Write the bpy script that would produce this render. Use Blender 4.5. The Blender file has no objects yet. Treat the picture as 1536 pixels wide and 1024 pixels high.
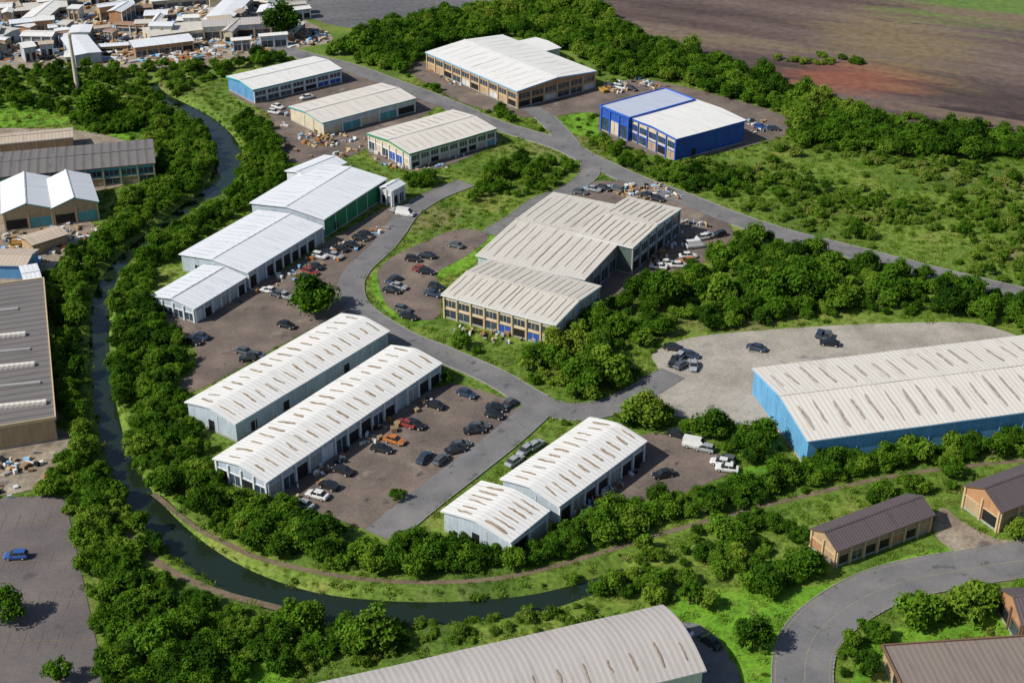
import bpy, math, random
import numpy as np
from mathutils import Vector
random.seed(7); rng=np.random.default_rng(11)
# ---------------- survey frame: photo plan points rectified on to the level ground -------------
H=150.0; PIT=math.radians(29); F=2110.0
SP,CP=math.sin(PIT),math.cos(PIT)
def U(p,z=0.0):
    dx=(p[0]-768)/F; v=(p[1]-512)/F; d=SP+v*CP; t=(H-z)/d
    return (dx*t,(CP-v*SP)*t)
def UP(ps,z=0.0): return [U(p,z) for p in ps]
scene=bpy.context.scene
def link(o,parent=None):
    scene.collection.objects.link(o)
    if parent: o.parent=parent
    return o
# ---------------- materials ----------------
def M(name,ramp,scale=.05,fine=None,fa=.25,rough=.85,bump=0,coord='pos',stretch=(1,1,1),rot=0,corr=None,corr_a=.08,metal=0,spec=.3,detail=6,patch=None,blotch=None):
    m=bpy.data.materials.new(name); m.use_nodes=True; nt=m.node_tree; N=nt.nodes; L=nt.links
    b=N['Principled BSDF']; b.inputs['Roughness'].default_value=rough; b.inputs['Metallic'].default_value=metal
    b.inputs['Specular IOR Level'].default_value=spec
    if coord=='pos': g=N.new('ShaderNodeNewGeometry'); src=g.outputs['Position']
    elif coord=='uv': g=N.new('ShaderNodeTexCoord'); src=g.outputs['UV']
    else: g=N.new('ShaderNodeTexCoord'); src=g.outputs['Object']
    mp=N.new('ShaderNodeMapping'); mp.vector_type='TEXTURE' if rot else 'POINT'
    mp.inputs['Scale'].default_value=tuple(1/x for x in stretch) if rot else stretch; mp.inputs['Rotation'].default_value=(0,0,rot); L.new(src,mp.inputs['Vector'])
    n=N.new('ShaderNodeTexNoise'); n.inputs['Scale'].default_value=scale; n.inputs['Detail'].default_value=detail; n.inputs['Roughness'].default_value=.62
    L.new(mp.outputs[0],n.inputs['Vector'])
    r=N.new('ShaderNodeValToRGB'); e=r.color_ramp.elements
    while len(e)<len(ramp): e.new(.5)
    for i,(p,c) in enumerate(ramp): e[i].position=p; e[i].color=(*c,1)
    L.new(n.outputs['Fac'],r.inputs['Fac']); col=r.outputs['Color']
    def mixc(fac,a,bcol):
        x=N.new('ShaderNodeMixRGB'); L.new(fac,x.inputs[0]); L.new(a,x.inputs[1]); x.inputs[2].default_value=(*bcol,1); return x.outputs[0]
    if patch:
        for (c,rad,pc,am) in patch:
            vm=N.new('ShaderNodeVectorMath'); vm.operation='SUBTRACT'; L.new(src,vm.inputs[0]); vm.inputs[1].default_value=(c[0],c[1],0)
            vs=N.new('ShaderNodeVectorMath'); vs.operation='DIVIDE'; L.new(vm.outputs[0],vs.inputs[0]); vs.inputs[1].default_value=(rad[0],rad[1],1e6)
            vl=N.new('ShaderNodeVectorMath'); vl.operation='LENGTH'; L.new(vs.outputs[0],vl.inputs[0])
            nn=N.new('ShaderNodeTexNoise'); nn.inputs['Scale'].default_value=.05; nn.inputs['Detail'].default_value=9; nn.inputs['Roughness'].default_value=.7; L.new(mp.outputs[0],nn.inputs['Vector'])
            ad=N.new('ShaderNodeMath'); ad.operation='MULTIPLY_ADD'; L.new(nn.outputs['Fac'],ad.inputs[0]); ad.inputs[1].default_value=2.6; L.new(vl.outputs['Value'],ad.inputs[2])
            mr=N.new('ShaderNodeMapRange'); mr.inputs[1].default_value=2.4; mr.inputs[2].default_value=1.7; mr.inputs[4].default_value=am; L.new(ad.outputs[0],mr.inputs[0])
            col=mixc(mr.outputs[0],col,pc)
    if blotch:
        for (bs,lo,hi,bc) in blotch:
            nn=N.new('ShaderNodeTexNoise'); nn.inputs['Scale'].default_value=bs; nn.inputs['Detail'].default_value=7; nn.inputs['Roughness'].default_value=.65; L.new(mp.outputs[0],nn.inputs['Vector'])
            mr=N.new('ShaderNodeMapRange'); mr.inputs[1].default_value=lo; mr.inputs[2].default_value=hi; L.new(nn.outputs['Fac'],mr.inputs[0])
            col=mixc(mr.outputs[0],col,bc)
    hgt=n.outputs['Fac']
    if fine:
        n2=N.new('ShaderNodeTexNoise'); n2.inputs['Scale'].default_value=fine; n2.inputs['Detail'].default_value=4; L.new(src,n2.inputs['Vector'])
        mr=N.new('ShaderNodeMapRange'); mr.inputs[1].default_value=.3; mr.inputs[2].default_value=.7; mr.inputs[3].default_value=1-fa; mr.inputs[4].default_value=1+fa
        L.new(n2.outputs['Fac'],mr.inputs[0])
        s=N.new('ShaderNodeVectorMath'); s.operation='SCALE'; L.new(col,s.inputs[0]); L.new(mr.outputs[0],s.inputs['Scale']); col=s.outputs[0]; hgt=n2.outputs['Fac']
    if corr:
        sx=N.new('ShaderNodeSeparateXYZ'); L.new(src,sx.inputs[0])
        a=N.new('ShaderNodeMath'); a.operation='MULTIPLY'; a.inputs[1].default_value=2*math.pi/corr; L.new(sx.outputs[0],a.inputs[0])
        si=N.new('ShaderNodeMath'); si.operation='SINE'; L.new(a.outputs[0],si.inputs[0])
        mr=N.new('ShaderNodeMapRange'); mr.inputs[1].default_value=-1; mr.inputs[2].default_value=-.2; mr.inputs[3].default_value=1-corr_a*2; mr.inputs[4].default_value=1
        L.new(si.outputs[0],mr.inputs[0])
        s=N.new('ShaderNodeVectorMath'); s.operation='SCALE'; L.new(col,s.inputs[0]); L.new(mr.outputs[0],s.inputs['Scale']); col=s.outputs[0]; hgt=si.outputs[0]
    L.new(col,b.inputs['Base Color'])
    if bump:
        bp=N.new('ShaderNodeBump'); bp.inputs['Strength'].default_value=1; bp.inputs['Distance'].default_value=bump; L.new(hgt,bp.inputs['Height']); L.new(bp.outputs[0],b.inputs['Normal'])
    return m
def flat(name,c,rough=.6,metal=0,var=.15,scale=.6,spec=.3):
    k=1-var
    return M(name,[(.3,tuple(x*k for x in c)),(.7,c)],scale=scale,rough=rough,metal=metal,spec=spec,fine=4,fa=.08)
def leafmat(name,cols,dark=1.0,trans=.25):
    m=bpy.data.materials.new(name); m.use_nodes=True; nt=m.node_tree; N=nt.nodes; L=nt.links; N.clear()
    out=N.new('ShaderNodeOutputMaterial'); oi=N.new('ShaderNodeObjectInfo'); g=N.new('ShaderNodeNewGeometry')
    n=N.new('ShaderNodeTexNoise'); n.inputs['Scale'].default_value=.03; n.inputs['Detail'].default_value=3; L.new(g.outputs['Position'],n.inputs['Vector'])
    a=N.new('ShaderNodeMath'); a.operation='MULTIPLY_ADD'; L.new(oi.outputs['Random'],a.inputs[0]); a.inputs[1].default_value=.75
    a2=N.new('ShaderNodeMath'); a2.operation='MULTIPLY_ADD'; L.new(n.outputs['Fac'],a2.inputs[0]); a2.inputs[1].default_value=1.5; a2.inputs[2].default_value=-.62
    L.new(a2.outputs[0],a.inputs[2])
    r=N.new('ShaderNodeValToRGB'); e=r.color_ramp.elements
    while len(e)<len(cols): e.new(.5)
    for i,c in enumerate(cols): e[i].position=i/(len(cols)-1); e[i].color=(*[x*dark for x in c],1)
    L.new(a.outputs[0],r.inputs[0])
    n2=N.new('ShaderNodeTexNoise'); n2.inputs['Scale'].default_value=1.3; n2.inputs['Detail'].default_value=2; L.new(g.outputs['Position'],n2.inputs['Vector'])
    mr=N.new('ShaderNodeMapRange'); mr.inputs[1].default_value=.3; mr.inputs[2].default_value=.7; mr.inputs[3].default_value=.55; mr.inputs[4].default_value=1.5; L.new(n2.outputs['Fac'],mr.inputs[0])
    s=N.new('ShaderNodeVectorMath'); s.operation='SCALE'; L.new(r.outputs[0],s.inputs[0]); L.new(mr.outputs[0],s.inputs['Scale'])
    d=N.new('ShaderNodeBsdfDiffuse'); L.new(s.outputs[0],d.inputs[0]); t=N.new('ShaderNodeBsdfTranslucent'); L.new(s.outputs[0],t.inputs[0])
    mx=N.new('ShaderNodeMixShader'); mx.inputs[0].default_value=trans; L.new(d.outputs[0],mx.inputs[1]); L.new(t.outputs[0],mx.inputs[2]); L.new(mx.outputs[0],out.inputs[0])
    return m
m_grass=M('rough_grass_ground',[(.3,(.05,.095,.012)),(.45,(.095,.165,.018)),(.58,(.145,.21,.028)),(.72,(.22,.21,.06))],scale=.045,fine=1.2,fa=.4,blotch=[(.02,.57,.67,(.19,.165,.07))])
m_lawn=M('lawn',[(.3,(.075,.18,.012)),(.5,(.125,.28,.016)),(.7,(.19,.31,.03))],scale=.12,fine=1.5,fa=.3,blotch=[(.06,.6,.7,(.1,.14,.025))])
m_asph=M('asphalt',[(.3,(.12,.118,.122)),(.5,(.165,.16,.162)),(.7,(.21,.2,.195))],scale=.12,fine=3,fa=.1,rough=.9,blotch=[(.3,.6,.64,(.1,.1,.1))])
m_lot=M('worn_tarmac',[(.3,(.095,.078,.068)),(.5,(.15,.118,.1)),(.7,(.22,.17,.135))],scale=.1,fine=2.2,fa=.18,rough=.92,blotch=[(.25,.6,.68,(.065,.055,.05)),(.06,.6,.66,(.22,.18,.15))])
m_greylot=M('old_car_park_tarmac',[(.3,(.09,.08,.08)),(.5,(.125,.11,.108)),(.7,(.17,.145,.135))],scale=.07,fine=2.2,fa=.12,rough=.92,blotch=[(.12,.62,.68,(.08,.075,.075))])
m_conc=M('yard_concrete',[(.3,(.24,.22,.19)),(.5,(.33,.3,.255)),(.7,(.41,.37,.32))],scale=.12,fine=1.6,fa=.15,rough=.9,blotch=[(.2,.6,.7,(.18,.165,.15)),(.05,.58,.64,(.25,.235,.22))])
m_sand=M('bare_ground',[(.3,(.15,.115,.085)),(.5,(.26,.215,.16)),(.7,(.4,.34,.27))],scale=.12,fine=1.2,fa=.25,blotch=[(.15,.58,.64,(.12,.1,.09))])
m_path=M('dirt_path',[(.3,(.12,.09,.06)),(.7,(.2,.15,.1))],scale=.3,fine=2,fa=.2)
m_field=M('ploughed_soil',[(.3,(.05,.034,.032)),(.42,(.085,.058,.052)),(.55,(.125,.088,.076)),(.72,(.19,.145,.12))],scale=.018,fine=.35,fa=.22,stretch=(.35,2.4,1),rot=-.5,detail=11,
  blotch=[(.012,.55,.63,(.165,.125,.08)),(.03,.6,.66,(.045,.03,.03))],
  patch=[(U((1270,116)),(30,20),(.26,.09,.052),.75),(U((1350,60)),(36,48),(.2,.155,.07),.6),(U((1500,2)),(48,46),(.11,.19,.035),.9)])
m_gfield=M('grey_field',[(.3,(.09,.088,.095)),(.7,(.17,.165,.17))],scale=.03,fine=.5,fa=.2,stretch=(.4,2,1),rot=.3)
m_kerb=flat('kerb_stone',(.3,.29,.27),.9)
m_paint=flat('road_paint',(.33,.29,.2),.8,scale=2,var=.4)
m_faint=flat('worn_bay_paint',(.28,.22,.14),.8,scale=1,var=.45)
def roofm(name,c,dirt,corr=1.0,a=.022,bl=None):
    return M(name,[(.28,dirt),(.44,c),(.75,tuple(min(1,x*1.08) for x in c))],scale=.8,coord='uv',stretch=(1,.12,1),corr=corr,corr_a=a,rough=.6,bump=.015,detail=6,blotch=[(.35,.6,.78,bl or dirt)])
R_white=roofm('white_roof_sheet',(.68,.67,.645),(.52,.5,.47))
R_bwhite=roofm('cool_white_roof_sheet',(.65,.67,.70),(.5,.52,.56))
R_cream=roofm('weathered_roof_sheet',(.54,.51,.455),(.42,.385,.33))
R_pale=roofm('pale_roof_sheet',(.61,.575,.52),(.47,.43,.38))
R_grey=roofm('grey_roof_sheet',(.43,.40,.375),(.35,.325,.3))
R_dark=roofm('dark_roof_felt',(.17,.155,.15),(.1,.092,.09),corr=2.4,a=.16)
R_brown=roofm('brown_roof_sheet',(.22,.18,.155),(.13,.105,.1))
R_tile=roofm('slate_roof',(.12,.095,.1),(.075,.06,.064),corr=.6,a=.12)
R_tan=roofm('tan_roof_sheet',(.46,.38,.3),(.3,.24,.18))
R_rust=roofm('rusty_roof_sheet',(.3,.19,.13),(.17,.11,.08))
R_blue=roofm('blue_roof_sheet',(.43,.47,.56),(.32,.37,.47))
def wallm(name,c,corr=.9,a=.04):
    return M(name,[(.3,tuple(x*.72 for x in c)),(.6,c)],scale=.5,coord='uv',stretch=(1,.4,1),corr=corr,corr_a=a,rough=.6,blotch=[(.8,.6,.75,tuple(x*.55+.02 for x in c))])
W_white=wallm('white_cladding',(.6,.62,.63)); W_blueg=wallm('pale_blue_cladding',(.44,.51,.57)); W_blue=wallm('blue_cladding',(.12,.3,.55))
W_sky=wallm('sky_blue_cladding',(.13,.36,.6)); W_tan=wallm('tan_brick_wall',(.46,.33,.2)); W_cream=wallm('cream_wall',(.62,.54,.4)); W_green=wallm('green_cladding',(.02,.2,.09))
W_brick=wallm('brick_wall',(.46,.25,.13),corr=.5); W_grey=wallm('grey_wall',(.3,.29,.28)); W_royal=wallm('royal_blue_cladding',(.03,.1,.42)); W_teal=wallm('teal_cladding',(.1,.36,.4)); W_dgreen=wallm('dark_grey_green_wall',(.1,.14,.12))
F_white=flat('white_trim',(.68,.7,.72)); F_teal=flat('teal_trim',(.06,.42,.45)); F_green=flat('green_trim',(.01,.28,.14)); F_blue=flat('blue_trim',(.03,.12,.55)); F_lblue=flat('light_blue_trim',(.25,.5,.75)); F_brown=flat('brown_trim',(.18,.11,.07)); F_tan=flat('tan_pier',(.56,.42,.25)); F_grey=flat('grey_trim',(.35,.34,.33))
G_dark=flat('dark_opening',(.018,.018,.02),.5); G_glass=M('window_glass',[(.3,(.02,.03,.045)),(.7,(.06,.09,.13))],scale=.4,rough=.12,spec=.7)
S_roof=M('rooflight_sheet',[(.3,(.2,.145,.09)),(.6,(.38,.3,.21))],scale=.7,fine=2,fa=.2,rough=.5)
S_thin=M('roof_seam_dirt',[(.3,(.2,.155,.11)),(.6,(.33,.27,.2))],scale=.7,fine=2,fa=.2,rough=.5)
S_grey=M('rooflight_sheet_grey',[(.3,(.27,.235,.2)),(.6,(.4,.35,.3))],scale=.7,fine=2,fa=.2,rough=.5)
m_rust=flat('rusty_paint',(.4,.16,.04),.8); m_wood=flat('pallet_wood',(.38,.26,.15),.9); m_skip=flat('skip_paint',(.42,.3,.06),.7)
# ---------------- mesh builder ----------------
class MB:
    def __init__(s): s.v=[]; s.f=[]; s.uv=[]; s.mi=[]
    def face(s,pts,uv=None,mi=0):
        i=len(s.v); s.v+= [tuple(p) for p in pts]; s.f.append(tuple(range(i,i+len(pts)))); s.uv+= (uv if uv else [(p[0],p[1]) for p in pts]); s.mi.append(mi)
    def box(s,o,a,b,c,mi=0):
        o,a,b,c=map(Vector,(o,a,b,c)); P=[o,o+a,o+a+b,o+b]; Q=[p+c for p in P]
        la,lb,lc=a.length,b.length,c.length
        s.face(P[::-1],mi=mi); s.face(Q,[(0,0),(la,0),(la,lb),(0,lb)],mi)
        for i in range(4):
            j=(i+1)%4; l=la if i%2==0 else lb
            s.face([P[i],P[j],Q[j],Q[i]],[(0,0),(l,0),(l,lc),(0,lc)],mi)
    def add(s,o,mi):
        n=len(s.v); s.v+=o.v; s.f+=[tuple(i+n for i in f) for f in o.f]; s.uv+=o.uv; s.mi+=[mi]*len(o.f)
    def mesh(s,name,mats):
        me=bpy.data.meshes.new(name); me.from_pydata(s.v,[],s.f)
        u=me.uv_layers.new(name='UVMap'); u.data.foreach_set('uv',np.array(s.uv,dtype=np.float32).ravel())
        for m in (mats if isinstance(mats,list) else [mats]): me.materials.append(m)
        me.polygons.foreach_set('material_index',s.mi); return me
    def obj(s,name,mats,parent=None):
        if not s.f: return None
        return link(bpy.data.objects.new(name,s.mesh(name,mats)),parent)
# ---------------- masks ----------------
BL=[];LOTS=[];LINES=[]
def inpoly(X,Y,poly):
    r=np.zeros(X.shape,bool); n=len(poly)
    for i in range(n):
        x1,y1=poly[i]; x2,y2=poly[(i+1)%n]
        if y1==y2: continue
        c=((y1>Y)!=(y2>Y))&(X<(x2-x1)*(Y-y1)/(y2-y1)+x1); r^=c
    return r
def dline(X,Y,pl,ws=None):
    best=np.full(X.shape,1e9)
    for i in range(len(pl)-1):
        x1,y1=pl[i]; x2,y2=pl[i+1]; dx,dy=x2-x1,y2-y1; l2=dx*dx+dy*dy+1e-9
        t=np.clip(((X-x1)*dx+(Y-y1)*dy)/l2,0,1); d=np.hypot(X-x1-t*dx,Y-y1-t*dy)
        if ws is not None: d=d-(ws[i]*(1-t)+ws[i+1]*t)
        best=np.minimum(best,d)
    return best
def catmull(P,n=6):
    P=[np.array(p,float) for p in P]; P=[2*P[0]-P[1]]+P+[2*P[-1]-P[-2]]; out=[]
    for i in range(1,len(P)-2):
        for k in range(n):
            t=k/n; a,b,c,d=P[i-1:i+3]
            out.append(.5*((2*b)+(-a+c)*t+(2*a-5*b+4*c-d)*t*t+(-a+3*b-3*c+d)*t**3))
    out.append(P[-2]); return [tuple(p) for p in out]
def chaikin(P,n=2):
    for _ in range(n):
        o=[]
        for i in range(len(P)):
            a=np.array(P[i]); b=np.array(P[(i+1)%len(P)]); o+= [tuple(a*.8+b*.2),tuple(a*.2+b*.8)]
        P=o
    return P
# ---------------- canal & ground ----------------
CAN=[(225,120,1.2),(240,138,1.4),(300,170,1.8),(335,205,2.6),(343,240,3.2),(325,278,2.5),(285,303,1.5),(230,345,1.2),(183,385,1.1),(155,430,1.2),(148,490,1.3),(152,560,1.3),(165,640,1.4),(192,710,1.6),(240,775,1.9),(310,835,2.2),(400,880,2.4),(500,905,2.5),(640,912,2.2),(780,900,1.6),(870,878,1.1),(940,850,.5)]
canw=catmull([(*U(c[:2]),c[2]) for c in CAN],5)
canal=[p[:2] for p in canw]; cws=[p[2] for p in canw]
def gh(X,Y):
    d=dline(X,Y,canal,cws)
    return -2.0*np.clip(1-(d+.3)/2.3,0,1)**.8
def axis(lo,hi,st,far):
    c=list(np.arange(lo,hi,st)); a=[];x=lo;s=st
    while x>-far: s*=1.45; x-=s; a.append(x)
    b=[];x=c[-1];s=st
    while x<far: s*=1.45; x+=s; b.append(x)
    return np.array(a[::-1]+c+b)
gx=axis(-230,300,1.3,6000); gy=axis(140,560,1.3,9000)
XX,YY=np.meshgrid(gx,gy); ZZ=np.zeros_like(XX)
core=(XX>-235)&(XX<80)&(YY>150)&(YY<480); ZZ[core]=gh(XX[core],YY[core])
nx,ny=len(gx),len(gy)
vv=np.stack([XX.ravel(),YY.ravel(),ZZ.ravel()],1)
ii=(np.arange(ny-1)[:,None]*nx+np.arange(nx-1)[None,:]).ravel()
ff=np.stack([ii,ii+1,ii+1+nx,ii+nx],1)
me=bpy.data.meshes.new('ground'); me.from_pydata(vv.tolist(),[],ff.tolist()); me.materials.append(m_grass); me.polygons.foreach_set('use_smooth',[True]*len(ff))
link(bpy.data.objects.new('ground',me))
def strip_mesh(pl,w0,w1,z,mb,mi=0,skip=None):
    P=[np.array(p[:2]) for p in pl]; E=[]
    for i,p in enumerate(P):
        t=P[min(i+1,len(P)-1)]-P[max(i-1,0)]; t/=np.linalg.norm(t)+1e-9; n=np.array([-t[1],t[0]])
        a=w0[i] if hasattr(w0,'__len__') else w0; b=w1[i] if hasattr(w1,'__len__') else w1
        E.append((p+n*a,p+n*b))
    for i in range(len(P)-1):
        if skip is not None and (skip(E[i][0]) or skip(E[i+1][0])): continue
        mb.face([(*E[i][0],z),(*E[i][1],z),(*E[i+1][1],z),(*E[i+1][0],z)],mi=mi)
m_water=bpy.data.materials.new('canal_water'); m_water.use_nodes=True
nt=m_water.node_tree; b=nt.nodes['Principled BSDF']; b.inputs['Base Color'].default_value=(.012,.022,.012,1); b.inputs['Roughness'].default_value=.07; b.inputs['Specular IOR Level'].default_value=.6
n=nt.nodes.new('ShaderNodeTexNoise'); n.inputs['Scale'].default_value=.8; bp=nt.nodes.new('ShaderNodeBump'); bp.inputs['Distance'].default_value=.05; g=nt.nodes.new('ShaderNodeNewGeometry')
nt.links.new(g.outputs['Position'],n.inputs['Vector']); nt.links.new(n.outputs['Fac'],bp.inputs['Height']); nt.links.new(bp.outputs[0],b.inputs['Normal'])
mb=MB(); strip_mesh(canal,[w+1.4 for w in cws],[-w-1.4 for w in cws],-1.15,mb); mb.obj('canal_water',m_water)
# ---------------- areas ----------------
zi=[0]
def area(name,px,mat,block=True,rnd=2,z=None):
    P=chaikin(UP(px),rnd); zi[0]+=1; z=.01+.004*zi[0] if z is None else z
    mb=MB(); mb.face([(x,y,z) for x,y in P]); mb.obj(name,mat)
    if block: LOTS.append(P)
area('ploughed_field',[(840,-8),(1000,-60),(1900,-60),(1900,250),(1536,207),(1300,182),(1120,112),(950,55),(900,22)],m_field)
area('grey_field',[(400,-60),(960,-70),(860,-3),(720,12),(620,35),(560,45),(500,40),(430,15),(390,-20)],m_gfield)
area('town_ground',[(-300,-60),(380,-60),(440,20),(515,62),(430,75),(380,92),(260,104),(60,104),(-300,98)],m_sand)
area('lawn',[(-80,148),(60,140),(112,165),(95,190),(-80,192)],m_lawn,False)
area('lawn',[(110,195),(180,168),(215,182),(210,208),(120,215)],m_lawn,False)
area('lawn',[(990,905),(1060,880),(1240,880),(1290,860),(1230,900),(1175,950),(1160,1080),(1110,1060),(1060,960)],m_lawn,False)
area('lawn',[(1280,860),(1420,815),(1470,835),(1350,865)],m_lawn,False)
area('lawn',[(1290,960),(1400,925),(1560,900),(1560,960),(1480,950),(1340,975),(1270,1060)],m_lawn,False)
area('lawn',[(648,412),(735,352),(762,352),(700,405),(670,418)],m_lawn,False)
area('lawn',[(555,430),(562,402),(580,450),(630,480),(640,490),(580,472)],m_lawn,False)
area('lawn',[(830,178),(900,162),(905,200),(870,208)],m_lawn,False)
area('lawn',[(960,650),(1030,655),(1010,680),(965,685)],m_lawn,False)
area('lawn',[(1110,700),(1205,690),(1180,715),(1100,722)],m_lawn,False)
area('lawn',[(300,1000),(400,985),(480,975),(420,1040),(300,1050)],m_lawn,False)
area('car_park',[(222,470),(300,465),(375,425),(440,400),(500,355),(600,300),(630,320),(560,385),(520,420),(515,460),(540,482),(470,490),(290,592),(262,585),(300,545),(285,505)],m_lot)
area('car_park',[(400,745),(520,655),(660,575),(700,578),(800,612),(585,797),(555,797),(440,755)],m_lot)
area('car_park',[(562,405),(600,378),(690,340),(742,352),(700,385),(650,410),(662,430),(662,480),(610,480),(575,455)],m_lot)
area('car_park',[(850,300),(880,272),(960,270),(1030,300),(1112,345),(1060,395),(1000,408),(940,445),(880,450),(860,400),(900,330)],m_lot)
area('car_park',[(800,770),(955,650),(1010,650),(1118,700),(1085,715),(960,765),(850,780)],m_lot)
area('car_park',[(-250,755),(60,744),(94,744),(104,775),(158,1024),(175,1100),(-250,1100)],m_greylot,rnd=1)
area('service_yard',[(335,135),(500,90),(650,145),(660,160),(580,205),(520,240),(430,248),(415,215),(405,170),(360,150)],m_lot)
area('service_yard',[(545,212),(740,190),(755,215),(640,262),(560,245)],m_lot)
area('service_yard',[(620,85),(800,160),(930,120),(985,120),(1180,170),(1190,205),(1010,245),(895,205),(900,165),(800,180),(700,160),(610,110)],m_lot)
area('concrete_yard',[(972,530),(1040,503),(1250,488),(1440,482),(1500,493),(1560,520),(1600,600),(1500,630),(1215,672),(1150,640),(1060,632),(1000,622),(940,620),(930,610),(985,580),(990,555)],m_conc)
area('forecourt',[(1395,800),(1410,755),(1445,785),(1500,812),(1600,815),(1500,830),(1440,835)],m_sand)
area('forecourt',[(985,930),(1060,935),(1125,1030),(1040,1060)],m_asph)
area('bare_ground',[(-200,640),(90,640),(130,665),(90,690),(62,740),(-200,758)],m_sand)
area('bare_ground',[(-200,300),(120,320),(150,345),(90,385),(60,440),(70,560),(100,660),(-200,660)],m_sand)
area('bare_ground',[(-200,195),(120,192),(235,225),(235,262),(150,290),(-200,310)],m_sand)
ROADS=[('main_road',[(300,40),(405,70),(470,88),(530,104),(600,130),(660,152),(735,185),(800,205),(850,222),(885,240),(950,270),(1030,300),(1100,328),(1180,354),(1260,374),(1400,410),(1536,443),(1800,510)],3.5),
('estate_road',[(700,275),(650,295),(612,320),(590,350),(572,372),(538,404),(526,432),(540,465),(600,505),(660,530),(740,565),(800,600),(850,618),(910,612),(960,590),(1010,560)],3.1),
('estate_road',[(812,608),(760,655),(700,702),(640,748),(570,805)],3.4),
('estate_road',[(885,240),(884,262),(855,285),(810,303),(775,328),(735,352)],2.7),
('estate_road',[(860,226),(840,200),(815,175),(790,160)],3),
('public_road',[(1800,790),(1650,815),(1536,838),(1450,852),(1350,872),(1280,902),(1225,945),(1205,990),(1205,1060),(1210,1150)],4.6)]
rl=[]
for i,(nm,px,w) in enumerate(ROADS):
    pl=catmull(UP(px),8); rl.append((nm,pl,w))
    LINES.append((pl,w))
for i,(nm,pl,w) in enumerate(rl):
    mb=MB(); strip_mesh(pl,w,-w,.16+.005*i,mb); o=mb.obj(nm,m_asph)
    def skip(p,i=i):
        X=np.array([p[0]]);Y=np.array([p[1]])
        for j,(a,q,ww) in enumerate(rl):
            if j!=i and dline(X,Y,q)[0]<ww+.3: return True
        return any(inpoly(X,Y,P)[0] for P in LOTS)
    kb=MB()
    for sgn in (1,-1):
        P=[np.array(p) for p in pl]
        for k in range(len(P)-1):
            t=P[k+1]-P[k]; l=np.linalg.norm(t); t/=l; nrm=np.array([-t[1],t[0]])*sgn; a=P[k]+nrm*(w+.0)
            if skip(a) or skip(P[k+1]+nrm*w): continue
            kb.box((*a,0),(*(t*l),0),(*(nrm*.15),0),(0,0,.27))
    kb.obj('kerb',m_kerb)
mk=MB()
P=rl[5][1]
strip_mesh(P,.45,.33,.20,mk); strip_mesh(P,4.15,4.05,.20,mk); strip_mesh(P,-4.05,-4.15,.20,mk)
mk.obj('road_marking',m_paint)
mk=MB()
for r,y in enumerate((785,845,905,965)):
    a=np.array(U((-40,y))); b=np.array(U((105+ (y-785)*.22,y-6)))
    d=b-a; l=np.linalg.norm(d); d/=l; nn=np.array([-d[1],d[0]])
    mk.box((*a,.125),(*(d*l),0),(*(nn*.08),0),(0,0,.004))
    for k in range(int(l/2.6)):
        q=a+d*2.6*k-nn*2.4; mk.box((*q,.131),(*(d*.07),0),(*(nn*4.8),0),(0,0,.004))
mk.obj('parking_bay_lines',m_faint)
TP=[('towpath',[(230,740),(290,788),(340,815),(400,840),(520,865),(640,873),(760,865),(880,835),(1000,798),(1100,770),(1200,745),(1350,712),(1536,690),(1800,668)],.55),
('dirt_track',[(190,800),(215,825),(260,858),(330,888),(420,912)],.7)]
for nm,px,w in TP:
    pl=catmull(UP(px),6); mb=MB(); strip_mesh(pl,w,-w,.03,mb); mb.obj(nm,m_path); LINES.append((pl,w-.1))
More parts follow.
